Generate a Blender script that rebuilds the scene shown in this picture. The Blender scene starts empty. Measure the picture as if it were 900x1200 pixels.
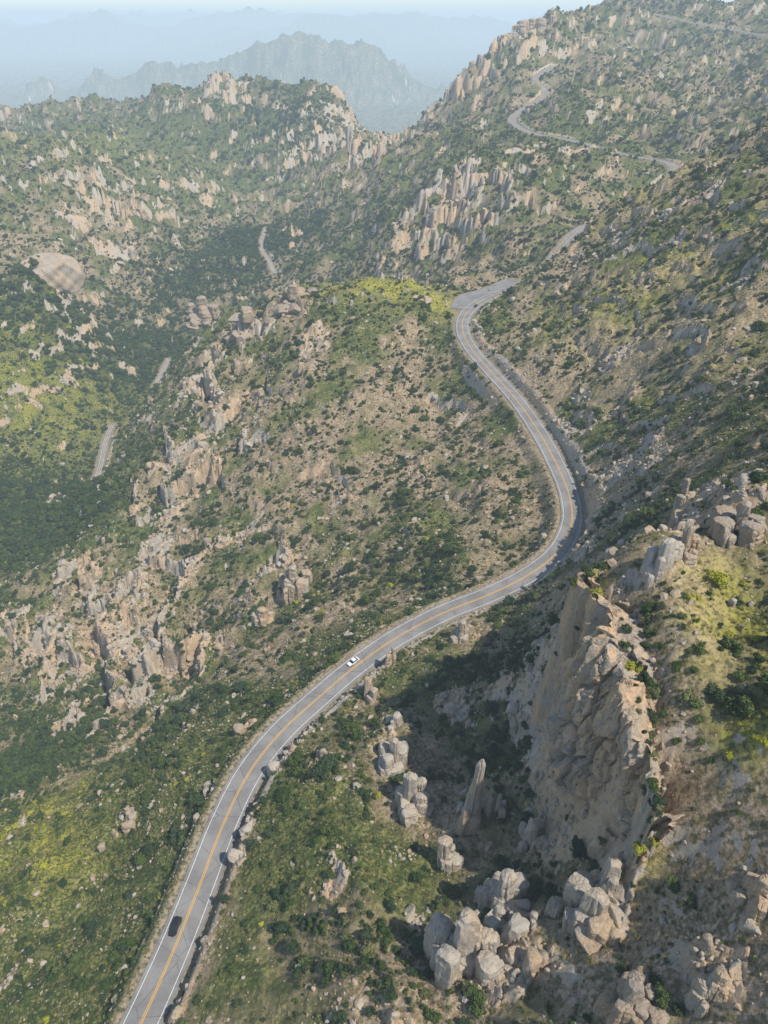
import bpy, bmesh, math, random
import numpy as np
from mathutils import Vector, Matrix
rng=np.random.default_rng(11); random.seed(5)
TH=math.radians(34.8); S=math.sin(TH); C=math.cos(TH); F=833.0; CAMZ=210.0
sc=bpy.context.scene
try:
    sc.view_settings.view_transform='Standard'; sc.view_settings.look='None'; sc.view_settings.exposure=0
except Exception as e: print(e)

def P(u,v,z=None,zd=None):
    x=(u-450)/F; y=(v-600)/F; f=S+y*C
    if zd is None: zd=(CAMZ-z)/f
    return (x*zd, zd*(C-y*S), CAMZ-zd*f)
def proj(X,Y,Z):
    zd=Y*C+(CAMZ-Z)*S; up=Y*S-(CAMZ-Z)*C
    return 450+F*X/zd, 600-F*up/zd, zd
def sst(a,b,x):
    t=np.clip((x-a)/(b-a),0,1); return t*t*(3-2*t)

# ---------------------------------------------------------------- noise
def hsh(ix,iy,seed):
    n=(ix.astype(np.int64)*374761393+iy.astype(np.int64)*668265263+seed*1442695041)&0x7fffffff
    n=((n^(n>>13))*1274126177)&0x7fffffff
    n=(n^(n>>16))&0x7fffffff
    return n
def perlin(x,y,seed=0):
    ix=np.floor(x); iy=np.floor(y); fx=x-ix; fy=y-iy
    ix=ix.astype(np.int64); iy=iy.astype(np.int64)
    ux=fx*fx*fx*(fx*(fx*6-15)+10); uy=fy*fy*fy*(fy*(fy*6-15)+10)
    def g(dx,dy):
        a=hsh(ix+dx,iy+dy,seed)*(2*np.pi/0x7fffffff)
        return np.cos(a)*(fx-dx)+np.sin(a)*(fy-dy)
    a=g(0,0)+(g(1,0)-g(0,0))*ux; b=g(0,1)+(g(1,1)-g(0,1))*ux
    return (a+(b-a)*uy)*1.5
def fbm(x,y,octv,seed=0,gain=.5):
    r=0;a=1
    for i in range(octv):
        r=r+a*perlin(x,y,seed+i*17); x=x*2.03+11.3; y=y*2.03-7.1; a*=gain
    return r
def ridged(x,y,octv,seed=0):
    r=0;a=1;w=1
    for i in range(octv):
        n=1-np.abs(perlin(x,y,seed+i*13)); n=n*n
        r=r+a*n*w; w=np.clip(n*1.5,0,1); x=x*2.1+3.3; y=y*2.1+5.1; a*=.5
    return r/1.6-.55
def cells(x,y,seed):
    ix=np.floor(x).astype(np.int64); iy=np.floor(y).astype(np.int64)
    f1=np.full(x.shape,9.0); f2=np.full(x.shape,9.0); hid=np.zeros(x.shape)
    for dx in(-1,0,1):
        for dy in(-1,0,1):
            h=hsh(ix+dx,iy+dy,seed); px=ix+dx+(h%1000)/1000.; py=iy+dy+((h//1000)%1000)/1000.
            d=np.hypot(px-x,py-y); hv=((h//37)%997)/997.
            m=d<f1; f2=np.where(m,f1,np.minimum(f2,d)); hid=np.where(m,hv,hid); f1=np.where(m,d,f1)
    return f1,f2,hid

# ---------------------------------------------------------------- roads (centre lines, world metres)
main_px=[(60,1400,0),(120,1290,0),(167,1195,0),(205,1110,0),(235,1035,0.5),(262,965,1),(292,905,1.5),(330,857,2),(375,816,3),(415,782,4),(465,747,5),(520,718,6),(575,696,7),(622,672,8),(655,645,9),(670,612,10),(667,580,11),(655,550,12),(634,510,13),(605,468,15),(575,435,16.5),(552,408,18),(542,386,19),(546,368,19.5),(565,352,20),(595,339,20.5)]
main_w=[P(u,v,z) for u,v,z in main_px]
main_w+= [(140,648,19),(187,724,38),(243,805,35),(300,860,46)]
main_w+=[P(790,195,70),P(735,182,72),P(670,165,76),P(620,155,80),P(600,141,84),P(613,128,91),P(640,110,106),P(628,92,126),P(650,78,140)]
top_w=[P(722,22,zd=1560),P(742,13,zd=1530),P(790,22,zd=1470),P(850,34,zd=1400),P(925,45,zd=1300)]
can1=[P(112,562,-129),P(118,545,-128),P(123,520,-126),P(131,498,-125)]
can2=[P(182,452,-120),P(189,438,-119),P(198,420,-116)]
can3=[P(322,320,-75),P(314,304,-69),P(306,288,-63),P(312,266,-50)]
pull_w=[P(541,362,19.7),P(549,349,19.9),P(575,341,20.2),P(602,329,20.6)]
def catmull(pts,step):
    pts=[Vector(p) for p in pts]; out=[]
    n=len(pts)
    for i in range(n-1):
        p0=pts[max(i-1,0)];p1=pts[i];p2=pts[i+1];p3=pts[min(i+2,n-1)]
        k=max(2,int((p2-p1).length/step))
        for j in range(k):
            t=j/k
            out.append(.5*((2*p1)+(-p0+p2)*t+(2*p0-5*p1+4*p2-p3)*t*t+(-p0+3*p1-3*p2+p3)*t*t*t))
    out.append(pts[-1]); a=np.array([list(p) for p in out])
    for _ in range(6):
        a[1:-1]=.25*a[:-2]+.5*a[1:-1]+.25*a[2:]
    return a
main=catmull(main_w,1.5); topr=catmull(top_w,5); cans=[catmull(c_,2) for c_ in (can1,can2,can3)]; pull=catmull(pull_w,1.5)

# ---------------------------------------------------------------- terrain control points
cp=[]
def A(u,v,z=None,zd=None): cp.append(P(u,v,z,zd))
for L in (main_w,top_w,can1,can2,can3): cp+=list(L)
for a in [ # foreground slope right of road
 (400,1150,30),(650,1150,60),(900,1150,88),(900,1200,86),(600,1300,50),(450,1000,28),(650,1000,54),(780,1000,76),(900,1000,92),
 (450,900,22),(600,900,44),(450,830,12),(560,800,28),(620,760,32),(640,850,48),(560,740,14),(620,705,16),(670,680,40),
 (652,895,58),(690,925,63),(735,965,70),(690,690,97),(730,700,98),(740,770,97),(755,860,93),(785,950,87),(850,850,98),(850,750,101),(900,850,102),(900,700,107),
 (780,640,99),(740,655,96),(850,590,106),(900,565,111),
 # behind that ridge / right hillside
 (700,600,25),(750,555,45),(860,500,80),(720,450,40),(800,400,70),(900,400,85),(900,300,108),(900,220,125),(900,140,145),(800,300,90),(700,350,55),(640,380,32),
 (800,198,112),(850,168,128),(760,222,98),(720,240,85),(675,290,57),(640,308,44),(900,480,88),(800,480,63),
 # spur
 (500,345,25),(430,328,28),(370,335,15),(330,347,4),(300,372,-10),(240,385,-45),(240,432,-35),(200,485,-62),(150,540,-90),(60,592,-115),(0,640,-125),
 (400,450,0),(520,480,-9),(350,600,-42),(450,600,-22),(550,600,-6),(250,550,-55),(200,650,-80),(100,700,-105),(0,750,-135),(300,720,-58),(350,480,-12),(300,420,-15),(450,380,18),(520,400,12),(590,560,2),
 # gully
 (400,740,-27),(230,800,-72),(100,870,-102),(0,890,-125),(510,705,-8),(560,650,-4),
 # grass slope under road
 (200,900,-25),(100,950,-47),(0,960,-70),(100,1100,-22),(0,1100,-42),(0,1200,-32),(300,830,-17),(140,1000,-30),
 # left canyon side
 (0,520,-108),(0,450,-78),(0,330,-30),(50,310,-12),(100,380,-85),(150,300,-62),(160,470,-128),(250,380,-105),(270,340,-92),(0,200,20),(130,200,10),(250,270,-70),(200,180,0),(0,140,20),(100,130,22),(80,240,-5),(60,160,10),
 (265,90,103),(300,120,62),(345,118,68),(375,102,91),(405,110,80),(440,158,42),(320,150,30),(350,200,-32),(400,235,-20),(200,126,34),(300,165,10),
 # right mountain
 (500,320,-32),(400,300,-52),(350,262,-42),(500,230,28),(600,230,50),(450,178,15),(550,140,78),(520,120,85),(700,195,72),(620,190,70),(850,158,92),(820,80,135),(700,90,136),(560,85,130),(740,120,110)]:
    A(*a)
for a in [(610,50,1380),(660,28,1450),(720,0,1600),(790,12,1560),(900,100,1000),(880,12,1500),(760,50,1400),(580,70,1350)]: A(a[0],a[1],None,a[2])
cp+=[(250,745,52),(360,760,98),(450,600,190),(500,400,200),(350,350,150),(350,200,150),(250,150,140),(200,0,140),(120,-50,110),(150,80,120),(165,170,128),(600,800,170),(800,1000,220),
 (-200,50,-70),(-300,150,-115),(-400,300,-142),(-100,-50,-40),(0,-60,40),(-350,430,-135),(-500,450,-60),(-600,700,20),
 (0,680,-25),(60,690,2),(-60,720,-55),(-130,780,-95),(-70,850,-78),
 (0,1700,-60),(150,1950,-60),(400,2350,60),(650,2400,120),(1000,2300,100),(1100,1500,260),(-400,2400,-90),(-800,2450,-110),(-1300,2400,-110),(0,2400,-170),(-1100,1400,60),(-800,900,60),(-50,2100,-150)]
cp=np.array(cp)
q=np.stack([cp[:,0]/(cp[:,1]+150),np.log(cp[:,1]+150)],1)
def kern(r2): return np.where(r2>1e-12,.5*r2*np.log(r2+1e-12),0)
n=len(q); D2=((q[:,None]-q[None])**2).sum(-1)
K=kern(D2)+np.eye(n)*2e-4
Pm=np.concatenate([np.ones((n,1)),q],1)
M=np.zeros((n+3,n+3)); M[:n,:n]=K; M[:n,n:]=Pm; M[n:,:n]=Pm.T
W=np.linalg.solve(M,np.concatenate([cp[:,2],np.zeros(3)]))
def tps(s,t):
    out=W[n]+W[n+1]*s+W[n+2]*t
    for i in range(n): out=out+W[i]*kern((s-q[i,0])**2+(t-q[i,1])**2)
    return out

NS=1050
svals=np.linspace(-.72,.72,NS)
tv=np.concatenate([np.linspace(math.log(100),6.8,1050,endpoint=False),np.linspace(6.8,7.85,360,endpoint=False),np.linspace(7.85,10.1,170)])
NT=len(tv)
cs=np.linspace(-.72,.72,220); ct=np.linspace(tv[0],tv[-1],500)
CSg,CTg=np.meshgrid(cs,ct); Zc=tps(CSg,CTg)
def bil(Z,xs,ys,x,y):
    fx=np.interp(x,xs,np.arange(len(xs))); fy=np.interp(y,ys,np.arange(len(ys)))
    ix=np.clip(fx.astype(int),0,len(xs)-2); iy=np.clip(fy.astype(int),0,len(ys)-2)
    ax=fx-ix; ay=fy-iy
    return (Z[iy,ix]*(1-ax)+Z[iy,ix+1]*ax)*(1-ay)+(Z[iy+1,ix]*(1-ax)+Z[iy+1,ix+1]*ax)*ay
Sg,Tg=np.meshgrid(svals,tv)
R0=np.exp(Tg); Y=R0-150; X=Sg*R0
H=bil(Zc,cs,ct,Sg,Tg)
far=sst(2150,2800,Y)
plain=-265+fbm(X/900,Y/900,3,5)*14
pts_far=[(-60,118),(20,108),(90,98),(150,84),(205,80),(262,70),(300,52),(320,45),(345,47),(370,41),(400,50),(430,60),(470,82),(505,98),(545,118)]
fx=[];fz=[]
for u,v in pts_far:
    p=P(u,v,zd=5000); fx.append(p[0]); fz.append(p[2]+12)
prof=np.interp(X,[fx[0]-400]+fx+[fx[-1]+400],[-420]+fz+[-420])
yc=6018+fbm(X/500,Y*0,2,9)*120
mt=prof-.42*np.abs(Y-yc)+ (ridged(X/420,Y/420,5,31))*150
plain2=np.maximum(plain,mt)
mt2=-265+np.clip(ridged(X/5000,Y/5000,4,77)+.25,0,2)*800*sst(11000,15000,Y)
plain2=np.maximum(plain2,mt2)
def roadfield(paths):
    d=np.full(H.shape,1e3); rz=np.zeros(H.shape)
    for path,hw in paths:
        tg=np.gradient(path[:,:2],axis=0); tg/=np.linalg.norm(tg,axis=1)[:,None]
        for i in range(len(path)):
            px,py,pz=path[i]; tx,ty=tg[i]; Rr=34
            r0=np.searchsorted(tv,math.log(max(py-Rr+150,101))); r1=np.searchsorted(tv,math.log(max(py+Rr+150,102)))
            if r1<=r0: continue
            smin=(px-Rr)/(py+150); smax=(px+Rr)/(py+150)
            w=(abs(px)+Rr)*Rr/(py+150)**2
            c0=np.searchsorted(svals,smin-w); c1=np.searchsorted(svals,smax+w)
            if c1<=c0: continue
            dx=X[r0:r1,c0:c1]-px; dy=Y[r0:r1,c0:c1]-py
            al=dx*tx+dy*ty; la=np.abs(dx*ty-dy*tx)
            dd=np.where(np.abs(al)<3,la,np.hypot(dx,dy))+hw
            sub=d[r0:r1,c0:c1]; m=dd<sub
            sub[m]=dd[m]; rz[r0:r1,c0:c1][m]=pz
    return d,rz
rd,rz=roadfield([(main,0),(pull,-2.5),(topr,-1)]+[(c_,2.5) for c_ in cans])
zones={'rock':[], 'green':[], 'veg':[], 'yel':[], 'terr':[], 'bare':[]}
def Zn(ch,u,v,z,rad,amt,zd=None): p=P(u,v,z,zd); zones[ch].append((p[0],p[1],rad,amt))
for a in [(735,700,98,9,.7),(780,650,98,9,.8),(860,600,106,10,.7),(760,900,90,8,.6),(545,940,42,7,.9),(480,900,25,8,.8),(560,1060,40,10,.9),(590,1130,50,9,.9),(700,1090,62,10,.9),(720,1030,68,7,.8),(820,1150,78,9,.7),(480,1080,32,7,.6),(640,960,55,6,.6),(520,830,22,7,.6),(440,960,22,6,.6),(600,740,25,6,.6),
   (150,720,-90,34,1.0),(180,790,-85,24,1.0),(110,800,-100,22,.9),(80,680,-105,22,.8),(50,740,-120,20,.7),(230,500,-45,24,1.0),(210,570,-65,22,.9),(240,440,-35,18,.9),(180,640,-80,22,.8),(340,660,-50,14,.9),(310,720,-55,12,.8),(270,620,-62,14,.5),(400,400,10,26,.4),(480,400,10,25,.3),(300,380,-10,22,.9),(340,345,5,22,.9),(240,370,-45,24,.9),(540,490,-5,12,.6),(480,560,-15,12,.6),(420,520,-12,12,.6),(380,570,-30,10,.5),(350,430,-5,14,.5),
   (640,500,18,10,.6),(690,570,20,10,.7),(60,590,-115,25,.8),(50,300,-10,30,.8),(600,60,150,90,.9),(560,85,125,60,.8),(700,40,180,80,.6),(640,180,70,40,.7),(560,210,50,45,.9),(500,230,30,45,.8),(300,110,60,70,.7),(400,120,70,80,.9),(380,100,90,60,.8),(440,150,50,50,.8),(130,270,-30,50,.7),(120,210,5,50,.7),(880,15,220,60,1.0),(830,150,90,50,.6),(650,200,60,50,.6),(430,820,14,8,.7),(540,735,20,9,.6),(460,770,12,7,.6),(30,210,10,40,.6),(250,100,90,60,.8),(720,360,55,14,.6),(800,250,100,18,.6),(780,420,65,14,.6),(850,350,90,16,.5)]:
    Zn('rock',*a)
for a in [(150,720,-90,45,1),(180,790,-85,35,1),(110,790,-100,35,1),(60,700,-110,35,1),(220,540,-55,40,1),(240,450,-35,30,.9),(300,380,-10,40,.8),(340,660,-50,20,.7),(560,85,125,100,.8),(600,60,150,100,.9),(400,130,70,90,.9),(440,160,50,60,.8),(260,100,90,60,.8),(550,220,50,70,.7),(120,250,-30,60,.6)]:
    Zn('terr',*a)
for a in [(150,950,-35,60,.45),(50,1050,-40,60,.45),(100,1100,-25,50,.4),(300,830,-15,35,.4),(450,740,-10,30,.3),(460,345,25,60,.5),(540,370,18,40,.4),(620,320,30,40,.4),(50,450,-90,120,.7),(0,530,-108,90,.6),(880,800,100,18,.4),(100,600,-110,80,.4),(150,180,0,300,.5),(600,180,60,200,.4),(850,250,110,80,.15)]:
    Zn('green',*a)
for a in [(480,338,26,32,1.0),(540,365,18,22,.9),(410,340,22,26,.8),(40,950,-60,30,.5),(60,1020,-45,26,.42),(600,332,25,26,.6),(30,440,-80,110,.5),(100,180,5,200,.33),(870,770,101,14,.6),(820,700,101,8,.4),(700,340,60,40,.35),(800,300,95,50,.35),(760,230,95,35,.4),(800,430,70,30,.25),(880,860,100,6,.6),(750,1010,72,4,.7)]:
    Zn('yel',*a)
for a in [(450,480,-3,45,.6),(360,560,-30,30,.4),(500,560,-12,22,.5),(720,400,55,35,.5),(850,400,80,35,.5),(800,300,95,40,.4),(820,1100,78,18,.8),(700,1140,64,14,.7),(840,960,88,12,.8),(840,800,99,9,.9),(800,720,99,7,.9),(870,680,104,7,.8),(60,1060,-40,30,.3),(60,960,-55,25,.3),(300,560,-50,25,.4),(560,1080,42,16,.5),(480,940,28,14,.4)]:
    Zn('bare',*a)
for a in [(100,440,-120,80,1.0),(150,400,-110,70,1.0),(230,330,-90,80,1.0),(60,620,-125,50,.9),(280,290,-70,70,.8),(60,850,-110,40,.8),(200,860,-60,20,.7),(40,900,-110,35,.7),(120,600,-105,20,.6),(240,620,-65,16,.5),(0,600,-125,80,.8),(430,300,-40,120,.4),(350,260,-40,80,.6),(350,170,0,130,.6),(630,860,48,9,1.0),(640,800,44,9,.9),(655,760,42,9,.9),(600,850,42,8,.8),(680,1000,62,7,.5),(560,790,26,14,.5),(890,830,100,9,.8),(230,740,-70,20,.4),(520,650,-10,25,.3),(620,1010,50,8,.4)]:
    Zn('veg',*a)
def field(ch,x,y):
    r=0
    for px,py,rad,am in zones[ch]: r=r+am*np.exp(-((x-px)**2+(y-py)**2)/(rad*rad))
    return r
fr=sst(6.5,40,rd)
mid=sst(350,1300,Y); 
H=H+fr*((ridged(X/75,Y/75,4,3))*(9+13*mid)+fbm(X/26,Y/26,3,21)*2.4)
H=H+sst(650,1500,Y)*ridged(X/320,Y/320,5,41)*46*sst(0,120,rd)
def slope(Hh):
    gs=np.gradient(Hh,axis=1)/(svals[1]-svals[0]); gt=np.gradient(Hh,axis=0)/np.gradient(tv)[:,None]
    return np.hypot(gs/R0,(gt-Sg*gs)/R0)
sl=slope(H)
Rf=field('rock',X,Y); Tf=np.clip(field('terr',X,Y)+.25*sst(.5,.9,sl)*sst(240,360,Y),0,1)
rn=fbm(X/34,Y/34,6,61,.6)
rock=sst(.44,.58,rn*.58+Rf*.55+(sl-1.0)*.30+.09-.05*mid)
fr2=sst(7.5,13,rd)
wx=X+fbm(X/9,Y/9,2,71)*3; wy=Y+fbm(X/9+5,Y/9,2,72)*3
f1,f2,h1=cells(wx/6.5,wy/6.5,3); g1,g2,h2=cells(wx/2.4,wy/2.4,8); k1,k2,h3=cells(wx/19,wy/19,12)
st=24+14*mid
hn=H/st+fbm(X/45,Y/45,4,333)*.8+(h1-.5)*.12+(h3-.5)*.26; fl=np.floor(hn); ff=hn-fl
ter=(fl+sst(.54,.74,ff))-hn
H=H+ter*st*Tf*fr2*.95
rock=np.clip(np.maximum(rock,sst(.2,.6,Tf)*sst(.48,.56,ff)*(1-sst(.80,.88,ff))*sst(-.7,-.2,rn)),0,1)
hv=fbm(X/22,Y/22,2,444)*.5+.5
blk=(h1**1.5)*4.0*np.clip(hv,.2,1.4)-np.clip(.2-(f2-f1),0,.2)*4 + h2*1.2-np.clip(.2-(g2-g1),0,.2)*2+h3*h3*(4.5*mid+2.5*Tf)+h3*1.2
H=H+fr2*rock*(blk-1.0)*.9
H=H+fr2*(1-rock)*(fbm(X/6,Y/6,4,91,.6)*.6)
H=H*(1-far)+plain2*far
bench=np.where(rd<6.4,rz-.35,rz-.06-.05*(rd-6.4))
cut=sst(.5,2.5,H-rz)
w=np.maximum(sst(7.2,13.5,rd)*(1-cut),sst(6.9,10.0,rd)*cut)
H=np.where(rd<900,bench*(1-w)+H*w,H)
sl2=slope(H)
rock=np.clip(np.maximum(rock,np.maximum(sst(1.5,2.2,sl2)*.9,cut*(1-sst(10,14,rd))*sst(6.9,8,rd)*.85))*sst(6.2,8.0,rd),0,1)
bare=np.clip(field('bare',X,Y),0,1)
green=np.clip(field('green',X,Y)+.26-.2*bare+fbm(X/40,Y/40,4,15)*.4,0,1)
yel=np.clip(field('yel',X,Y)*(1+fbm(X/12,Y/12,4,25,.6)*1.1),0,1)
vegf=field('veg',X,Y)
dirt=(1-sst(6.5,9.0,rd))
na=fbm(X/30,Y/30,4,501,.55)*.5+.5; nb_=fbm(X/6,Y/6,4,511,.6)*.5+.5

def make_mesh(name,verts,faces_quads=None,faces=None,mat=None,smooth=False):
    me=bpy.data.meshes.new(name)
    if faces_quads is not None:
        verts=np.asarray(verts,dtype=np.float32); fq=np.asarray(faces_quads,dtype=np.int32); k=fq.shape[1]
        me.vertices.add(len(verts)); me.vertices.foreach_set('co',verts.ravel())
        me.loops.add(fq.size); me.loops.foreach_set('vertex_index',fq.ravel())
        me.polygons.add(len(fq)); me.polygons.foreach_set('loop_start',np.arange(0,fq.size,k,dtype=np.int32))
        me.polygons.foreach_set('loop_total',np.full(len(fq),k,dtype=np.int32))
        me.update(calc_edges=True)
    else:
        me.from_pydata(verts,[],faces); me.update()
    me.polygons.foreach_set('use_smooth',np.full(len(me.polygons),smooth))
    if mat: me.materials.append(mat)
    return me
def add_obj(name,me,parent=None,coll=None):
    o=bpy.data.objects.new(name,me); (coll or sc.collection).objects.link(o)
    if parent: o.parent=parent
    return o

# ---------------------------------------------------------------- materials
class N:
    def __init__(s,name):
        s.m=bpy.data.materials.new(name); s.m.use_nodes=True; s.t=s.m.node_tree; s.t.nodes.clear()
        s.out=s.t.nodes.new('ShaderNodeOutputMaterial')
    def n(s,ty,**k):
        x=s.t.nodes.new(ty)
        for a,b in k.items(): setattr(x,a,b)
        return x
    def l(s,a,b): s.t.links.new(a,b)
    def val(s,sock,v):
        if isinstance(v,bpy.types.NodeSocket): s.l(v,sock)
        else: sock.default_value=v
    def math(s,op,a,b=0,c=None,clamp=False):
        x=s.n('ShaderNodeMath',operation=op,use_clamp=clamp); s.val(x.inputs[0],a); s.val(x.inputs[1],b)
        if c is not None: s.val(x.inputs[2],c)
        return x.outputs[0]
    def mix(s,f,a,b,bt='MIX'):
        x=s.n('ShaderNodeMix',data_type='RGBA',blend_type=bt)
        s.val(x.inputs[0],f)
        for i,c in((6,a),(7,b)):
            if isinstance(c,tuple): c=(c[0],c[1],c[2],1)
            s.val(x.inputs[i],c)
        return x.outputs[2]
    def ramp(s,v,a,b):
        x=s.n('ShaderNodeMapRange',interpolation_type='SMOOTHSTEP'); s.val(x.inputs[0],v); x.inputs[1].default_value=a; x.inputs[2].default_value=b
        return x.outputs[0]
    def pos(s): return s.n('ShaderNodeNewGeometry').outputs['Position']
    def scale(s,vec,sx,sy,sz):
        x=s.n('ShaderNodeMapping'); s.l(vec,x.inputs[0]); x.inputs['Scale'].default_value=(sx,sy,sz); return x.outputs[0]
    def noise(s,vec,sc_,det=4,rough=.6):
        x=s.n('ShaderNodeTexNoise'); s.l(vec,x.inputs['Vector']); x.inputs['Scale'].default_value=sc_; x.inputs['Detail'].default_value=det; x.inputs['Roughness'].default_value=rough
        return x.outputs[0]
    def vor(s,vec,sc_,feat='F1'):
        x=s.n('ShaderNodeTexVoronoi',feature=feat); s.l(vec,x.inputs['Vector']); x.inputs['Scale'].default_value=sc_
        return x
    def attr(s,name): return s.n('ShaderNodeAttribute',attribute_name=name).outputs['Fac']
    def bsdf(s,col,rough=.9,bump=None,bstr=.5,bdist=.3,metal=0,spec=.2):
        b=s.n('ShaderNodeBsdfPrincipled')
        if isinstance(col,tuple): col=(col[0],col[1],col[2],1)
        s.val(b.inputs['Base Color'],col); s.val(b.inputs['Roughness'],rough); b.inputs['Metallic'].default_value=metal
        b.inputs['Specular IOR Level'].default_value=spec
        if bump is not None:
            bp=s.n('ShaderNodeBump'); bp.inputs['Strength'].default_value=bstr; bp.inputs['Distance'].default_value=bdist
            s.l(bump,bp.inputs['Height']); s.l(bp.outputs[0],b.inputs['Normal'])
        s.l(b.outputs[0],s.out.inputs[0]); return b
def granite(k,pos,n1):
    n2=k.noise(k.scale(pos,1,1,.4),.5,6,.7)
    c=k.mix(k.ramp(n1,.38,.62),(.47,.345,.22),(.41,.36,.29))
    c=k.mix(k.ramp(n2,.5,.75),c,(.57,.48,.37))
    c=k.mix(k.math('MULTIPLY',k.ramp(n2,.47,.30),.75),c,(.17,.13,.095))
    crk=k.ramp(k.math('ABSOLUTE',k.math('SUBTRACT',n2,.52)),.0,.014)
    c=k.mix(k.math('MULTIPLY',k.math('SUBTRACT',1,crk),.45),c,(.09,.065,.045))
    return c,n2
k=N('granite'); pos=k.pos(); c,n2=granite(k,pos,k.noise(pos,.09,2)); n3=k.noise(pos,2.2,4,.7)
oi=k.n('ShaderNodeObjectInfo').outputs['Random']
c=k.mix(k.math('MULTIPLY',k.ramp(n3,.50,.35),.4),c,(.17,.14,.11))
c=k.mix(k.math('MULTIPLY',k.ramp(oi,.4,1.0),.6),c,(.47,.44,.39))
c=k.mix(k.math('MULTIPLY',k.ramp(oi,.3,.0),.35),c,(.22,.165,.12))
k.bsdf(c,.92,k.math('ADD',n2,k.math('MULTIPLY',n3,.4)),.9,.7); MROCK=k.m
k=N('cliff_granite'); pos=k.pos(); c,n2=granite(k,pos,k.noise(pos,.06,2)); n3=k.noise(k.scale(pos,1,1,.5),1.6,5,.7); n4=k.noise(k.scale(pos,1,1,.12),.35,4,.6)
c=k.mix(k.math('MULTIPLY',k.ramp(n4,.53,.66),.5),c,(.36,.30,.23))
c=k.mix(k.math('MULTIPLY',k.ramp(n4,.50,.38),.7),c,(.66,.44,.25))
c=k.mix(k.math('MULTIPLY',k.ramp(n3,.47,.33),.5),c,(.20,.15,.10))
k.bsdf(c,.92,k.math('ADD',n2,k.math('MULTIPLY',n3,.6)),.9,.8); MCLIFF=k.m
# terrain mat
k=N('hillside_ground'); pos=k.pos(); n0=k.attr('na'); n1=k.attr('nb'); rc,n2r=granite(k,pos,n0)
n2=k.noise(pos,.9,5,.7)
ga=k.attr('green'); ya=k.attr('yel'); ra=k.attr('rock'); da=k.attr('dirt'); fa=k.attr('farv'); va=k.attr('vegf')
soil=k.mix(k.ramp(n1,.3,.7),(.24,.18,.11),(.34,.255,.17))
soil=k.mix(k.math('MULTIPLY',k.ramp(n2,.53,.64),.85),soil,(.50,.42,.32))
soil=k.mix(k.math('MULTIPLY',k.ramp(n2,.50,.41),.8),soil,(.095,.10,.04))
gr=k.mix(k.ramp(n1,.3,.7),(.085,.110,.030),(.165,.170,.050))
gr=k.mix(k.ramp(n2,.42,.55),(.052,.07,.024),gr)
gr=k.mix(k.math('MULTIPLY',k.ramp(n2,.54,.66),.7),gr,(.30,.26,.14))
gmask=k.ramp(k.math('ADD',k.math('ADD',ga,k.math('MULTIPLY',n2,.9)),k.math('MULTIPLY',n0,.5)),.85,1.25)
g=k.mix(gmask,soil,gr)
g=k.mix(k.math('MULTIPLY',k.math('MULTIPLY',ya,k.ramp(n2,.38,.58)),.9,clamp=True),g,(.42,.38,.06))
g=k.mix(k.math('MULTIPLY',va,.7,clamp=True),g,(.055,.072,.024))
sp=k.math('MULTIPLY',k.ramp(k.noise(pos,.06,5,.7),.40,.52),fa)
g=k.mix(k.math('MULTIPLY',sp,.7),g,(.060,.082,.026))
rm=k.ramp(k.math('ADD',ra,k.math('MULTIPLY',k.math('SUBTRACT',n2,.5),1.8)),.38,.58)
g=k.mix(rm,g,rc)
grv=k.mix(k.ramp(n2,.4,.6),(.19,.15,.10),(.33,.27,.19))
g=k.mix(k.math('MULTIPLY',da,k.ramp(n2,.3,.55)),g,grv)
k.bsdf(g,.95,n2,.8,.5,spec=.1); MTER=k.m

verts=np.stack([X,Y,H],-1).reshape(-1,3)
idx=np.arange(NT*NS).reshape(NT,NS)
quads=np.stack([idx[:-1,:-1],idx[:-1,1:],idx[1:,1:],idx[1:,:-1]],-1).reshape(-1,4)
me=make_mesh('terrain',verts,quads,mat=MTER,smooth=True)
farv=sst(1000,2000,Y)
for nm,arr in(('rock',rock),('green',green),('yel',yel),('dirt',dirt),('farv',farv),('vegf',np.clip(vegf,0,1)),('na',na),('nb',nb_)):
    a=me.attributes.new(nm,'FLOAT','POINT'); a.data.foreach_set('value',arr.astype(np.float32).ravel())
add_obj('mountain_terrain',me)
def samp(Zf,x,y):
    r=y+150; return bil(Zf,svals,tv,x/r,np.log(r))
def gz(x,y): return float(samp(H,np.array([x]),np.array([y]))[0])
def hit(u,v):
    zz=60.*1.004**np.arange(1060); x_=(u-450)/F; y_=(v-600)/F
    px=x_*zz; py=zz*(C-y_*S); pz=CAMZ-zz*(S+y_*C); below=samp(H,px,py)>pz
    i=int(np.argmax(below)) if below.any() else len(zz)-1
    return (float(px[i]),float(py[i]),float(pz[i])),float(zz[i])

# ---------------------------------------------------------------- roads
def ribbon(name,path,o0,o1,dz,mat,parent=None,cols=1,skirt=False):
    tg=np.gradient(path[:,:2],axis=0); tg/=np.linalg.norm(tg,axis=1)[:,None]
    nr=np.stack([tg[:,1],-tg[:,0]],1)
    offs=list(np.linspace(o0,o1,cols+1)); zz=[dz]*(cols+1)
    if skirt: offs=[o0-.12]+offs+[o1+.12]; zz=[dz-.5]+zz+[dz-.5]
    V=[];
    for i in range(len(path)):
        for o,z in zip(offs,zz): V.append((path[i,0]+nr[i,0]*o,path[i,1]+nr[i,1]*o,path[i,2]+z))
    m=len(offs); Fc=[]
    for i in range(len(path)-1):
        for j in range(m-1): Fc.append((i*m+j,i*m+j+1,(i+1)*m+j+1,(i+1)*m+j))
    return add_obj(name,make_mesh(name,V,faces=Fc,mat=mat),parent)
k=N('asphalt'); pos=k.pos(); n1=k.noise(pos,.12,4); n2=k.noise(pos,1.3,5,.7); n3=k.noise(pos,14,3)
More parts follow.
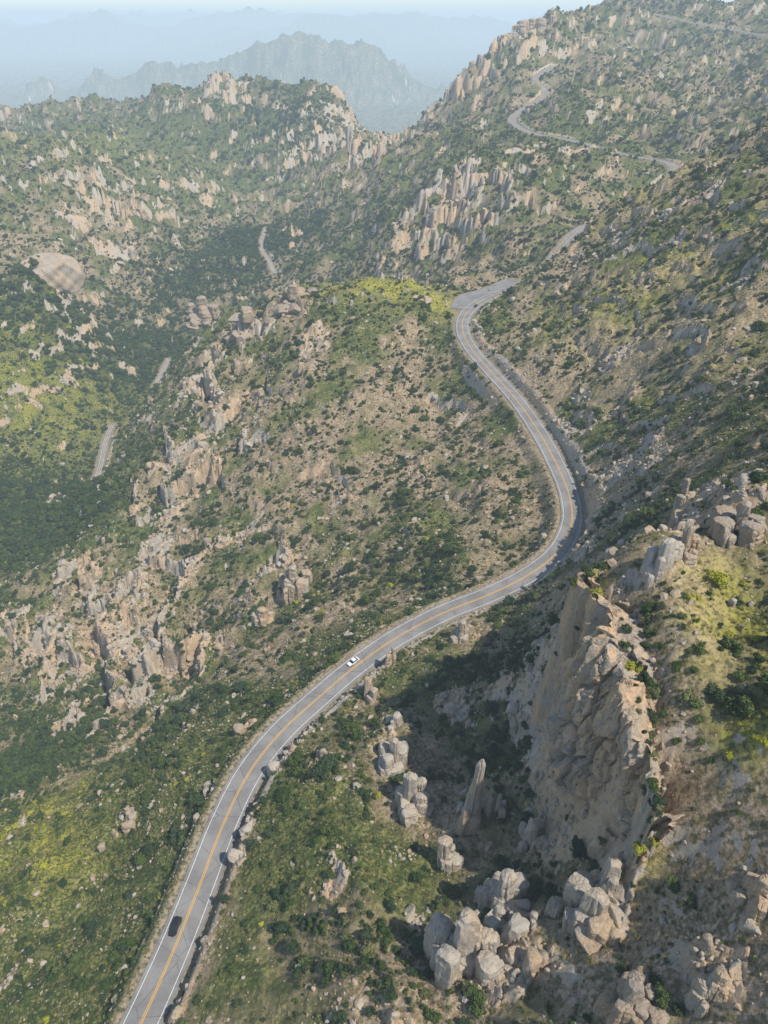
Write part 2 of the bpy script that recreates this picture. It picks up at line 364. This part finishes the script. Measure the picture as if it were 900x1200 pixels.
c=k.mix(k.ramp(n1,.35,.65),(.19,.185,.18),(.26,.25,.24)); c=k.mix(k.math('MULTIPLY',k.ramp(n2,.5,.7),.4),c,(.15,.145,.145))
cr=k.vor(pos,.09,'DISTANCE_TO_EDGE').outputs['Distance']; c=k.mix(k.math('MULTIPLY',k.ramp(cr,.012,.0),.6),c,(.07,.07,.07))
k.bsdf(c,.85,n3,.2,.02); MASP=k.m
def paint(name,col):
    k=N(name); pos=k.pos(); n=k.noise(pos,2.5,4,.7); c=k.mix(k.math('MULTIPLY',k.ramp(n,.48,.68),.7),col,(.24,.235,.22)); k.bsdf(c,.7); return k.m
MWH=paint('white_paint',(.78,.77,.74)); MYE=paint('yellow_paint',(.68,.38,.04))
def road(name,paths,hw=5.5,lines=True):
    e=bpy.data.objects.new(name,None); sc.collection.objects.link(e)
    for path in paths:
        ribbon('asphalt',path,-hw,hw,0,MASP,e,6,True)
        if lines:
            ribbon('edge_line_left',path,-hw+1.0,-hw+1.16,.02,MWH,e)
            ribbon('edge_line_right',path,hw-1.16,hw-1.0,.02,MWH,e)
            ribbon('centre_line_left',path,-.34,-.12,.02,MYE,e)
            ribbon('centre_line_right',path,.12,.34,.02,MYE,e)
    return e
r=road('mountain_road',[main],5.3)
ribbon('pullout_pavement',pull,-9,9,-.03,MASP,r,6,True)
road('summit_road',[topr],6,False); road('canyon_road',cans,2.7,True)

# ---------------------------------------------------------------- rock prototypes
def ico(n):
    bm=bmesh.new(); bmesh.ops.create_icosphere(bm,subdivisions=n,radius=1)
    a=np.array([v.co[:] for v in bm.verts]); f=np.array([[v.index for v in f.verts] for f in bm.faces]); bm.free(); return a,f
ICO5,F5=ico(5); ICO4,F4=ico(4); ICO3,F3=ico(3); ICO2,F2=ico(2)
def rockv(base,r,box=.35,planes=9,vert=False,rough=.06):
    v=base.copy(); mx=np.abs(v).max(1)[:,None]; v=v*(1-box)+(v/mx)*box*.85
    for i in range(planes):
        nn=r.normal(size=3)
        if vert: nn[2]*=.10
        nn/=np.linalg.norm(nn); d=r.uniform(.60 if vert else .46,.85); dd=v@nn-d; v=v-np.outer(np.clip(dd,0,None),nn)*.97
    disp=0
    for i in range(8):
        kx=r.normal(size=3)*(2+i*1.6); disp=disp+np.sin(v@kx+r.uniform(0,6))*rough/(1+i*.3)
    if vert:
        for i in range(4):
            z0=r.uniform(-.8,.85); disp=disp-.10*np.exp(-((v[:,2]-z0+.1*v[:,0]*r.normal())/.035)**2)
        a=np.arctan2(v[:,1],v[:,0]); 
        for i in range(3):
            a0=r.uniform(-3,3); disp=disp-.13*np.exp(-(np.angle(np.exp(1j*(a-a0+.2*v[:,2])))/.12)**2)
    return v+base*np.array([1,1,.3 if vert else 1])*np.asarray(disp)[:,None]
proto=bpy.data.collections.new('rock_prototypes')
for i in range(8):
    r=np.random.default_rng(100+i); v=rockv(ICO3,r,.55,16,vert=(i>=5),rough=.03)
    v*=np.array([r.uniform(.8,1.3),r.uniform(.65,1.0),r.uniform(.55,.85) if i<5 else r.uniform(1.0,1.4)])
    o=bpy.data.objects.new('rock_%02d'%i,make_mesh('rock_%02d'%i,v,F3,mat=MROCK)); proto.objects.link(o)

def fol(name,ca,cb,cc):
    k=N(name); pos=k.pos(); oi=k.n('ShaderNodeObjectInfo').outputs['Random']; n2=k.noise(pos,.9,2)
    c=k.mix(oi,ca,cb); c=k.mix(k.math('MULTIPLY',k.ramp(n2,.55,.35),.4),c,cc)
    k.bsdf(c,.8,spec=.15); return k.m
MF=[fol('oak_foliage',(.042,.074,.020),(.090,.125,.034),(.024,.037,.012)),fol('juniper_foliage',(.030,.056,.024),(.056,.082,.038),(.017,.031,.015)),fol('scrub_foliage',(.110,.130,.047),(.175,.18,.075),(.060,.072,.026)),fol('yellow_scrub_foliage',(.27,.29,.025),(.40,.38,.04),(.16,.18,.02))]
k=N('bark'); k.bsdf((.10,.075,.055),.9); MBARK=k.m
k=N('dry_grass'); oi=k.n('ShaderNodeObjectInfo').outputs['Random']; k.bsdf(k.mix(oi,(.13,.15,.05),(.32,.28,.13)),.9,spec=.1); MGR=k.m
bm_ico1=ICO2; bm_f1=[tuple(int(q) for q in f) for f in F2]
def bushproto(name,seed,nleaf,mat,tall=1.0,leaf=.13):
    r=np.random.default_rng(seed); V=[];Fq=[];MI=[]
    nb=r.integers(5,9); cen=[]
    for i in range(nb):
        a=r.uniform(0,6.28); rr=r.uniform(.1,.65); cen.append((math.cos(a)*rr,math.sin(a)*rr,r.uniform(.25,.9)*tall,r.uniform(.26,.5)))
    for cx,cy,cz,cr in cen:
        b=len(V); vv=bm_ico1*cr*.74*(1+r.uniform(-.2,.2,(len(bm_ico1),1)))+np.array([cx,cy,cz])
        V+=vv.tolist(); Fq+=[tuple(b+q for q in f) for f in bm_f1]; MI+=[0]*len(bm_f1)
    for i in range(nleaf):
        cx,cy,cz,cr=cen[r.integers(nb)]; d=r.normal(size=3); d/=np.linalg.norm(d); 
        if d[2]<-.5: d[2]*=-1
        p=np.array([cx,cy,cz])+d*cr*r.uniform(.75,1.3)
        nn=d+r.normal(size=3)*.55; nn/=np.linalg.norm(nn); t=np.cross(nn,r.normal(size=3)); t/=np.linalg.norm(t)+1e-9; b2=np.cross(nn,t)
        s=leaf*r.uniform(.5,1.3); b=len(V)
        V+=[(p+t*s).tolist(),(p+b2*s*.7).tolist(),(p-t*s).tolist(),(p-b2*s*.7).tolist()]; Fq.append((b,b+1,b+2,b+3)); MI.append(0)
    for (ex,ey,ez) in [(0,0,.7*tall)]+[(c[0]*.8,c[1]*.8,c[2]) for c in cen[:3]]:
        b=len(V)
        for (px,py,pz,rad) in((0,0,-.25,.07),(ex,ey,ez,.025)):
            for q in range(5): V.append((px+math.cos(q*1.2566)*rad,py+math.sin(q*1.2566)*rad,pz))
        for q in range(5): Fq.append((b+q,b+(q+1)%5,b+5+(q+1)%5,b+5+q)); MI.append(1)
    me=bpy.data.meshes.new(name); me.from_pydata(V,[],Fq); me.update(); me.materials.append(mat); me.materials.append(MBARK)
    me.polygons.foreach_set('material_index',MI)
    return bpy.data.objects.new(name,me)
shr=bpy.data.collections.new('shrub_prototypes')
spec=[(0,1.1),(0,1.0),(0,1.3),(1,1.2),(1,1.0),(1,1.6),(2,.8),(2,.7),(2,.9),(3,.8)]
for i,(m,tall) in enumerate(spec): shr.objects.link(bushproto('shrub_%02d'%i,300+i,480,MF[m],tall,.11))
grc=bpy.data.collections.new('grass_prototypes')
for i in range(3):
    r=np.random.default_rng(40+i); V=[];Fq=[]
    for j in range(46):
        a=r.uniform(0,6.28); rr=r.uniform(0,.45); x=math.cos(a)*rr;y=math.sin(a)*rr; l=r.uniform(.5,1.1); ox=math.cos(a)*.5*l+r.normal()*.15; oy=math.sin(a)*.5*l+r.normal()*.15; w_=.06
        b=len(V); V+=[(x-w_*math.sin(a),y+w_*math.cos(a),-.1),(x+w_*math.sin(a),y-w_*math.cos(a),-.1),(x+ox,y+oy,l)]; Fq.append((b,b+1,b+2))
    grc.objects.link(bpy.data.objects.new('grass_%d'%i,make_mesh('grass_%d'%i,V,faces=Fq,mat=MGR)))

def scatter(name,coll,pts,rot,scl,ids):
    me=bpy.data.meshes.new(name); me.vertices.add(len(pts)); me.vertices.foreach_set('co',np.asarray(pts,dtype=np.float32).ravel())
    for nm,ty,arr,key in(('rot','FLOAT_VECTOR',rot,'vector'),('scl','FLOAT_VECTOR',scl,'vector'),('pid','INT',ids,'value')):
        a=me.attributes.new(nm,ty,'POINT'); a.data.foreach_set(key,np.asarray(arr,dtype=(np.int32 if ty=='INT' else np.float32)).ravel())
    o=add_obj(name,me)
    ng=bpy.data.node_groups.new(name,'GeometryNodeTree')
    ng.interface.new_socket('Geometry',in_out='INPUT',socket_type='NodeSocketGeometry'); ng.interface.new_socket('Geometry',in_out='OUTPUT',socket_type='NodeSocketGeometry')
    gi=ng.nodes.new('NodeGroupInput'); go=ng.nodes.new('NodeGroupOutput'); ci=ng.nodes.new('GeometryNodeCollectionInfo')
    ci.inputs['Collection'].default_value=coll; ci.inputs['Separate Children'].default_value=True; ci.inputs['Reset Children'].default_value=True
    ip=ng.nodes.new('GeometryNodeInstanceOnPoints'); L=ng.links.new
    L(gi.outputs[0],ip.inputs['Points']); L(ci.outputs[0],ip.inputs['Instance']); ip.inputs['Pick Instance'].default_value=True
    for nm,ty,so in(('rot','FLOAT_VECTOR','Rotation'),('scl','FLOAT_VECTOR','Scale'),('pid','INT','Instance Index')):
        a=ng.nodes.new('GeometryNodeInputNamedAttribute'); a.data_type=ty; a.inputs['Name'].default_value=nm; L(a.outputs[0],ip.inputs[so])
    L(ip.outputs[0],go.inputs[0])
    md=o.modifiers.new('scatter','NODES'); md.node_group=ng
    return o
def cand(y0,y1,rho):
    area=(y1-y0)*1.3*((y0+y1)/2+150); nn=int(area*rho)
    y=rng.uniform(y0,y1,nn*1); x=rng.uniform(-.65,.65,nn)*(y1+150)
    keep=np.abs(x)<.65*(y+150); x=x[keep]; y=y[keep]
    z=samp(H,x,y); u,v,zd=proj(x,y,z)
    m=(u>-100)&(u<1000)&(v<1300)&(zd>20)
    return x[m],y[m],z[m]
AL=[]
for (y0,y1,rho,mul,far_) in [(-30,330,.54,1.05,0),(330,700,.35,1.1,0),(700,1300,.18,1.4,1),(1300,2400,.06,2.0,1)]:
    x,y,z=cand(y0,y1,rho)
    d=samp(rd,x,y); rk=samp(rock,x,y); gv=samp(green,x,y); vg=samp(vegf,x,y); ye=samp(yel,x,y); ba=samp(bare,x,y)
    nz=fbm(x/30,y/30,3,200)*.5+fbm(x/8,y/8,2,210)*.5
    pr=np.clip(.42+nz*1.4+vg*1.3+.05*far_-.20*ba,.06,1)*(1-.8*np.clip(rk,0,1)); pr*=np.where(ye>.5,.5,1)*(1-.3*ba)
    keep=(rng.random(len(x))<pr)&(d>7.6); x,y,z,ye,vg,gv=[a[keep] for a in(x,y,z,ye,vg,gv)]
    m=len(x); r=np.exp(rng.normal(-.22,.52,m))*1.1*mul*(1+.45*np.clip(vg,0,1)); r=np.clip(r,.35,3.6*mul)
    t=rng.random(m); ids=np.where(t<.36,rng.integers(0,3,m),np.where(t<.66,rng.integers(3,6,m),rng.integers(6,9,m)))
    big=(vg>.45); ids=np.where(big&(ids>=6),rng.integers(0,3,m),ids)
    yy=(ye>.4)&(rng.random(m)<.6)|(rng.random(m)<.012); ids=np.where(yy,9,ids)
    r=np.where((ids>=6),r*.65,r)
    AL.append((np.stack([x,y,z-.1*r],1),np.stack([rng.normal(0,.1,m),rng.normal(0,.1,m),rng.uniform(0,6.28,m)],1),np.stack([r*rng.uniform(.85,1.2,m),r*rng.uniform(.85,1.2,m),r*rng.uniform(.7,1.05,m)],1),ids))
scatter('shrubs_and_trees',shr,*[np.concatenate([a[i] for a in AL]) for i in range(4)])
AL=[]
for (y0,y1,rho,mul,bs) in [(-30,330,.95,.66,.24),(330,700,.42,.80,.18),(700,1400,.02,1.6,.15)]:
    x,y,z=cand(y0,y1,rho)
    d=samp(rd,x,y); rk=samp(rock,x,y); vg=samp(vegf,x,y); ye=samp(yel,x,y)
    nz=fbm(x/18,y/18,3,230)+fbm(x/60,y/60,2,235)*.5
    pr=np.clip(bs+nz*.7+rk*.5-vg*.3-ye*.2,.03,1)
    keep=(rng.random(len(x))<pr)&(d>8.0); x,y,z,rk=[a[keep] for a in(x,y,z,rk)]; m=len(x)
    r=np.clip(.36*(rng.pareto(2.4,m)+1),0,2.8)*mul*(1+.9*rk)
    ids=np.where(rng.random(m)<.15+.3*rk,rng.integers(5,8,m),rng.integers(0,5,m))
    AL.append((np.stack([x,y,z+.05*r],1),np.stack([rng.normal(0,.22,m),rng.normal(0,.22,m),rng.uniform(0,6.28,m)],1),np.stack([r*rng.uniform(.8,1.3,m),r*rng.uniform(.8,1.2,m),r*rng.uniform(.8,1.3,m)],1),ids))
scatter('granite_boulders',proto,*[np.concatenate([a[i] for a in AL]) for i in range(4)])
x,y,z=cand(-30,330,.6); d=samp(rd,x,y); rk=samp(rock,x,y)
keep=(d>7)&(rng.random(len(x))<(.5+fbm(x/14,y/14,2,260))*(1-rk)); x,y,z=x[keep],y[keep],z[keep]; m=len(x); r=rng.uniform(.4,1.1,m)
scatter('grass_tufts',grc,np.stack([x,y,z],1),np.stack([rng.normal(0,.1,m),rng.normal(0,.1,m),rng.uniform(0,6.28,m)],1),np.stack([r,r,r*.8],1),rng.integers(0,3,m))

# ---------------------------------------------------------------- hand placed crags
def cluster(name,items,base=ICO4,faces=F4):
    V=[];Fc=[];off=0
    for j,(x,y,zb,zt,hw,lean) in enumerate(items):
        r=np.random.default_rng(int(abs(x*13+y*7+zb*3))+j)
        tall=(zt-zb)>1.8*hw
        v=rockv(base,r,.6,11 if tall else 16,vert=tall,rough=.03)
        hz=(zt-zb)/2; zz=v[:,2].copy(); a=r.uniform(0,3.14); ca,sa=math.cos(a),math.sin(a)
        tp=1-.12*zz; vx=v[:,0]*hw*r.uniform(.9,1.2)*tp; vy=v[:,1]*hw*r.uniform(.85,1.1)*tp
        o=np.stack([vx*ca-vy*sa+x+lean*(zz+1)*hz,vx*sa+vy*ca+y,zz*hz+(zt+zb)/2],1)
        V.append(o); Fc.append(faces+off); off+=len(o)
    return add_obj(name,make_mesh(name,np.concatenate(V),np.concatenate(Fc),mat=MROCK))
def wall(name,tops,foot,NU,NV,back,seed,cw=5.5,amp=1.0,hp=2.6,hk=.6,wmax=1.4):
    ft=catmull(foot,.5); tp_=catmull(tops,.5)
    ft=np.stack([np.interp(np.linspace(0,1,NU),np.linspace(0,1,len(ft)),ft[:,i]) for i in range(3)],1)
    tp_=np.stack([np.interp(np.linspace(0,1,NU),np.linspace(0,1,len(tp_)),tp_[:,i]) for i in range(3)],1)
    arc=np.concatenate([[0],np.cumsum(np.linalg.norm(np.diff(ft[:,:2],axis=0),axis=1))])
    wv=np.linspace(-.2,wmax,NV)[:,None]
    d2=tp_[None]-ft[None]
    Ha=np.clip(wv,0,1)**hp*hk+np.clip(wv-1,0,1)*back
    Va=np.minimum(wv,1)
    B=np.zeros((NV,NU,3)); B[...,0]=ft[None,:,0]+d2[...,0]*Ha; B[...,1]=ft[None,:,1]+d2[...,1]*Ha; B[...,2]=ft[None,:,2]+d2[...,2]*Va
    tg=np.gradient(ft[:,:2],axis=0); tg/=np.linalg.norm(tg,axis=1)[:,None]
    for _ in range(12): tg[1:-1]=(tg[:-2]+tg[1:-1]+tg[2:])/3
    nrm=np.stack([tg[:,1],-tg[:,0]],1)
    nrm*=np.sign((-(d2[0,:,0])*nrm[:,0]-d2[0,:,1]*nrm[:,1]).mean())
    AA=np.repeat(arc[None],NV,0); ZZ=ft[None,:,2]+d2[...,2]*wv
    wa=AA+fbm(AA/8,ZZ/8,3,seed+1)*1.2; wz=ZZ+fbm(AA/8,ZZ/8,3,seed+2)*1.6
    c1,c2,ch=cells(wa/cw,wz/(cw*2.6),seed+3); e1,e2,eh=cells(wa/(cw*.4),wz/(cw*1.1),seed+4); b1,b2,bh=cells(wa/(cw*2.2),wz/(cw*7),seed+5)
    dsp=(ch*3.6+eh*1.1+bh*5.5-np.clip(.14-(c2-c1),0,.14)*15-np.clip(.12-(e2-e1),0,.12)*5-np.clip(.08-(b2-b1),0,.08)*30+fbm(AA/3,ZZ/5,5,seed+20,.6)*.55-2.6)*amp
    env=sst(-.2,.05,wv)*(1-.7*sst(.95,1.15,wv))
    B[...,0]+=nrm[None,:,0]*dsp*env; B[...,1]+=nrm[None,:,1]*dsp*env
    B[...,2]+=(eh*1.2+ch*2.4+bh*2.6-2.4+fbm(B[...,0]/4,B[...,1]/4,4,seed+30)*.8)*amp*sst(.8,1.0,wv)*(1-.75*sst(1.15,1.3,wv))
    zt=samp(H,B[...,0],B[...,1])
    bl=sst(1.26,wmax,wv); B[...,2]=B[...,2]*(1-bl)+(zt-.8)*bl
    ix_=np.arange(NU*NV).reshape(NV,NU)
    qd=np.stack([ix_[:-1,:-1],ix_[:-1,1:],ix_[1:,1:],ix_[1:,:-1]],-1).reshape(-1,4)
    add_obj(name,make_mesh(name,B.reshape(-1,3),qd,mat=MCLIFF))
    return B,wv
tops=[P(686,684,100),P(726,725,100),P(748,790,98),P(760,870,94),P(776,960,88)]
foot=[P(652,890,60),P(676,915,62),P(705,940,65),P(735,965,69),P(772,1000,75)]
t0=np.array(tops[0]);f0=np.array(foot[0])
tops=[tuple(t0+np.array([24,10,-2])),tuple(t0+np.array([10,6,0]))]+tops; foot=[tuple(f0+np.array([34,34,-4])),tuple(f0+np.array([9,16,-2]))]+foot
Bw,wvv=wall('granite_cliff',tops,foot,380,280,2.8,600,wmax=1.5)
sel=np.argwhere((wvv[:,0:1]>1.08)&(wvv[:,0:1]<1.42)&(rng.random(Bw.shape[:2])<.0045)); pt=np.array([Bw[i,j] for i,j in sel]); m=len(pt); r=rng.uniform(.6,1.7,m)
scatter('ledge_shrubs',shr,pt-np.array([0,0,.15]),np.stack([r*0,r*0,rng.uniform(0,6.28,m)],1),np.stack([r,r,r*.85],1),rng.integers(0,10,m))
def place(name,u,v,wpx,hpx,nc,seed=0,lean=0,spread=.8):
    p,zd=hit(u,v); r=np.random.default_rng(seed+int(u)+int(v)); dep=math.atan2(CAMZ-p[2],math.hypot(p[0],p[1]))
    wm=wpx*zd/F; hm=hpx*zd/F/max(math.cos(dep),.35)*.7; it=[]
    for i in range(nc):
        ox=r.uniform(-1,1)*wm*.5*spread if i else 0; oy=r.uniform(-1,1)*wm*.5*spread if i else 0
        x=p[0]+ox;y=p[1]+oy; g=gz(x,y)
        hf=r.uniform(.2,.7) if i else 1.0; hw=wm*(.5 if nc==1 else r.uniform(.15,.32))
        it.append((x,y,g-1.5-.1*hm,max(g+hm*.2,min(g,p[2])+hm*hf),hw,lean))
    return cluster(name,it)
for a in [('hoodoo_rock',548,968,38,100,7,1,.05,.4),('rock_outcrop',430,818,24,36,7),('rock_outcrop',460,775,18,24,5),('rock_outcrop',540,750,30,34,9),('rock_outcrop',684,655,14,32,4),('rock_outcrop',582,955,28,34,7),
  ('rock_outcrop',482,945,46,50,14),('rock_outcrop',462,895,38,40,12),('rock_outcrop',465,850,24,20,6),('rock_outcrop',380,893,24,20,6),('rock_outcrop',775,668,36,56,9),('rock_outcrop',802,645,42,46,9),('rock_outcrop',865,620,60,50,12),('rock_outcrop',798,590,26,46,6),
  ('rock_outcrop',690,1080,76,46,20),('rock_outcrop',540,1130,70,70,22),('rock_outcrop',590,1060,60,48,16),('rock_outcrop',735,1180,60,46,14),('rock_outcrop',835,1160,46,36,10),('rock_outcrop',885,1050,50,36,8),('rock_outcrop',710,1040,46,46,10),('rock_outcrop',520,1010,36,36,9),('rock_outcrop',620,985,36,30,9),
  ('rock_outcrop',345,690,36,40,14),('rock_outcrop',310,730,28,26,9),
  ('rock_outcrop',240,372,44,36,16),('rock_outcrop',290,378,44,26,14),('rock_outcrop',345,352,56,26,18)]:
    place(*a)
p,zd=hit(52,325); V=rockv(ICO5,np.random.default_rng(9),.3,16,rough=.035); V=V*np.array([36,30,27])+np.array([p[0],p[1]+14,p[2]-4])
add_obj('granite_dome',make_mesh('granite_dome',V,F5,mat=MROCK,smooth=True))
it=[]
for u,v,w_,h in [(565,88,5,16),(575,80,6,22),(585,74,7,22),(594,68,8,28),(603,62,8,26),(612,56,9,28),(621,52,8,20),(630,55,8,14),(552,96,5,12),(608,70,9,16),(590,85,9,16),(540,105,5,12),(645,42,6,10),(598,80,9,14),(570,100,8,12)]:
    p=P(u,v,zd=1340); g=gz(p[0],p[1]); it.append((p[0],p[1],min(g,p[2])-15,p[2]+h*1.5*1.2,w_*1.5,0)); 
    if g>p[2]+5: it[-1]=(p[0],p[1],g-15,g+h*1.1,w_*1.5,0)
cluster('hoodoo_ridge',it)

# ---------------------------------------------------------------- cars
def simple(name,col,rough,metal=0,spec=.5): k=N(name); k.bsdf(col,rough,metal=metal,spec=spec); return k.m
MGL=simple('car_glass',(.02,.025,.03),.15,0,.5); MTY=simple('tyre_rubber',(.02,.02,.02),.8); MRIM=simple('wheel_rim',(.5,.5,.5),.3,.9); MHL=simple('headlight',(.8,.8,.78),.2); MTL=simple('taillight',(.45,.02,.02),.3)
def loft(name,st,mat,parent):
    V=[p for r in st for p in r]; m=len(st[0]); Fc=[]
    for i in range(len(st)-1):
        for j in range(m): Fc.append((i*m+j,i*m+(j+1)%m,(i+1)*m+(j+1)%m,(i+1)*m+j))
    Fc.append(tuple(range(m))[::-1]); Fc.append(tuple((len(st)-1)*m+j for j in range(m)))
    me=make_mesh(name,V,faces=Fc,mat=mat); o=add_obj(name,me,parent)
    b=o.modifiers.new('b','BEVEL'); b.width=.04; b.segments=2; b.limit_method='ANGLE'; return o
def car(name,pos,ang,col,suv=False):
    e=bpy.data.objects.new(name,None); sc.collection.objects.link(e); e.location=pos; e.rotation_euler=(0,0,ang); e.scale=(1.12,1.12,1.12)
    k=N(name+'_paint'); b=k.bsdf(col,.45,spec=.4); b.inputs['Coat Weight'].default_value=.3; mp=k.m
    top=1.05 if suv else .92; rf=1.72 if suv else 1.42
    def ring(x,w,zb,zt): return [(x,-w*.93,zb),(x,-w,zb+.25),(x,-w,zt-.18),(x,-w*.9,zt),(x,w*.9,zt),(x,w,zt-.18),(x,w,zb+.25),(x,w*.93,zb)]
    loft('body',[ring(-2.3,.80,.42,top-.12),ring(-2.15,.90,.32,top),ring(-1.2,.94,.28,top),ring(0.4,.94,.28,top),ring(1.0,.93,.28,top-.02),ring(1.9,.90,.28,top-.16),ring(2.25,.82,.34,top-.28),ring(2.36,.70,.42,top-.40)],mp,e)
    def cr(x,w,zt): return [(x,-w,top-.03),(x,-w*.84 if zt>top+.1 else -w,zt),(x,w*.84 if zt>top+.1 else w,zt),(x,w,top-.03)]
    rear=-2.1 if suv else -1.75
    loft('windows',[cr(rear,.84,top+.02),cr(rear+(.25 if suv else .75),.86,rf-.06),cr(-.3,.87,rf-.02),cr(.35,.87,rf-.05),cr(1.15,.84,top+.0)],MGL,e)
    loft('roof',[[(rear+(.22 if suv else .72),-.70,rf-.05),(rear+(.22 if suv else .72),.70,rf-.05),(rear+(.3 if suv else .8),.68,rf),(rear+(.3 if suv else .8),-.68,rf)],[(-.3,-.75,rf-.03),(-.3,.75,rf-.03),(-.3,.71,rf+.05),(-.3,-.71,rf+.05)],[(.42,-.74,rf-.07),(.42,.74,rf-.07),(.36,.7,rf),(.36,-.7,rf)]],mp,e)
    for sx in(-1.4,1.42):
        for sy in(-.86,.86):
            for nm,rr,dd,mm in(('wheel',.35,.24,MTY),('rim',.21,.26,MRIM)):
                bm=bmesh.new(); bmesh.ops.create_cone(bm,cap_ends=True,segments=20,radius1=rr,radius2=rr,depth=dd)
                bmesh.ops.rotate(bm,verts=bm.verts,matrix=Matrix.Rotation(math.pi/2,3,'X')); bmesh.ops.translate(bm,verts=bm.verts,vec=(sx,sy,.35))
                me=bpy.data.meshes.new(nm); bm.to_mesh(me); bm.free(); me.materials.append(mm); add_obj(nm,me,e)
    for sy in(-.62,.62):
        loft('headlight',[[(2.2,sy-.16,top-.48),(2.2,sy+.16,top-.48),(2.2,sy+.16,top-.3),(2.2,sy-.16,top-.3)],[(2.36,sy-.14,top-.48),(2.36,sy+.14,top-.48),(2.3,sy+.14,top-.33),(2.3,sy-.14,top-.33)]],MHL,e)
        loft('taillight',[[(-2.33,sy-.14,top-.35),(-2.33,sy+.14,top-.35),(-2.33,sy+.14,top-.12),(-2.33,sy-.14,top-.12)],[(-2.15,sy-.14,top-.35),(-2.15,sy+.14,top-.35),(-2.15,sy+.14,top-.12),(-2.15,sy-.14,top-.12)]],MTL,e)
        loft('mirror',[[(.75,sy*1.5,top+.0),(.75,sy*1.72,top+.0),(.75,sy*1.72,top+.16),(.75,sy*1.5,top+.16)],[(.87,sy*1.5,top+.02),(.87,sy*1.68,top+.02),(.87,sy*1.68,top+.13),(.87,sy*1.5,top+.13)]],mp,e)
    return e
def on_road(u,v,side,path=main):
    best=None
    for i in range(1,len(path)-1):
        uu,vv,zd=proj(*path[i]); d=(uu-u)**2+(vv-v)**2
        if best is None or d<best[0]: best=(d,i)
    i=best[1]; t=path[i+1]-path[i-1]; a=math.atan2(t[1],t[0]); nr=(math.sin(a),-math.cos(a))
    return (path[i][0]+nr[0]*side,path[i][1]+nr[1]*side,path[i][2]+.01),a
p,a=on_road(204,1088,-2.0); car('black_suv',p,a+math.pi,(.012,.013,.016),True)
p,a=on_road(416,778,-2.0); car('white_car',p,a+math.pi,(.78,.78,.78),False)
p,a=on_road(556,360,1.9); car('dark_car',p,a,(.03,.04,.06),False)
p=P(575,341,20.3); car('parked_car',(p[0],p[1]+3,p[2]+.02),1.2,(.6,.6,.6),False)

# ---------------------------------------------------------------- haze (homogeneous air), sky, sun, camera
m=bpy.data.materials.new('haze_air'); m.use_nodes=True; t=m.node_tree; t.nodes.clear()
o=t.nodes.new('ShaderNodeOutputMaterial'); ab=t.nodes.new('ShaderNodeVolumeAbsorption'); em=t.nodes.new('ShaderNodeEmission'); ad=t.nodes.new('ShaderNodeAddShader')
DEN=1/6400.; ab.inputs['Color'].default_value=(0,0,0,1); ab.inputs['Density'].default_value=DEN
em.inputs['Color'].default_value=(.60,.77,.92,1); em.inputs['Strength'].default_value=DEN
t.links.new(ab.outputs[0],ad.inputs[0]); t.links.new(em.outputs[0],ad.inputs[1]); t.links.new(ad.outputs[0],o.inputs['Volume'])
x0,x1,y0,y1,z0,z1=-30000,30000,-3000,40000,-900,330
V=[(x0,y0,z0),(x1,y0,z0),(x1,y1,z0),(x0,y1,z0),(x0,y0,z1),(x1,y0,z1),(x1,y1,z1),(x0,y1,z1)]
add_obj('atmosphere_haze',make_mesh('haze',V,faces=[(0,3,2,1),(4,5,6,7),(0,1,5,4),(1,2,6,5),(2,3,7,6),(3,0,4,7)],mat=m))
EL=math.radians(56); AZ=(.55,-.42)
wd=bpy.data.worlds.new('World'); sc.world=wd; wd.use_nodes=True; nt=wd.node_tree; bg=nt.nodes['Background']
sk=nt.nodes.new('ShaderNodeTexSky'); sk.sky_type='NISHITA'; sk.sun_disc=False; sk.sun_elevation=EL; sk.sun_rotation=math.atan2(AZ[0],AZ[1]); sk.altitude=1800
nt.links.new(sk.outputs[0],bg.inputs[0]); bg.inputs[1].default_value=.15
ld=bpy.data.lights.new('sun','SUN'); ld.energy=5.0; ld.angle=math.radians(1.0); ld.color=(1,.93,.82)
lo=bpy.data.objects.new('sun',ld); sc.collection.objects.link(lo)
hl=math.hypot(*AZ); dv=Vector((AZ[0]/hl*math.cos(EL),AZ[1]/hl*math.cos(EL),math.sin(EL))); lo.rotation_euler=dv.to_track_quat('Z','Y').to_euler()
cd=bpy.data.cameras.new('camera'); co=bpy.data.objects.new('camera',cd); sc.collection.objects.link(co); co.location=(0,0,CAMZ); co.rotation_euler=(math.pi/2-TH,0,0)
cd.sensor_fit='VERTICAL'; cd.sensor_height=24; cd.lens=F/1200*24; cd.clip_end=100000; cd.clip_start=.5
sc.camera=co
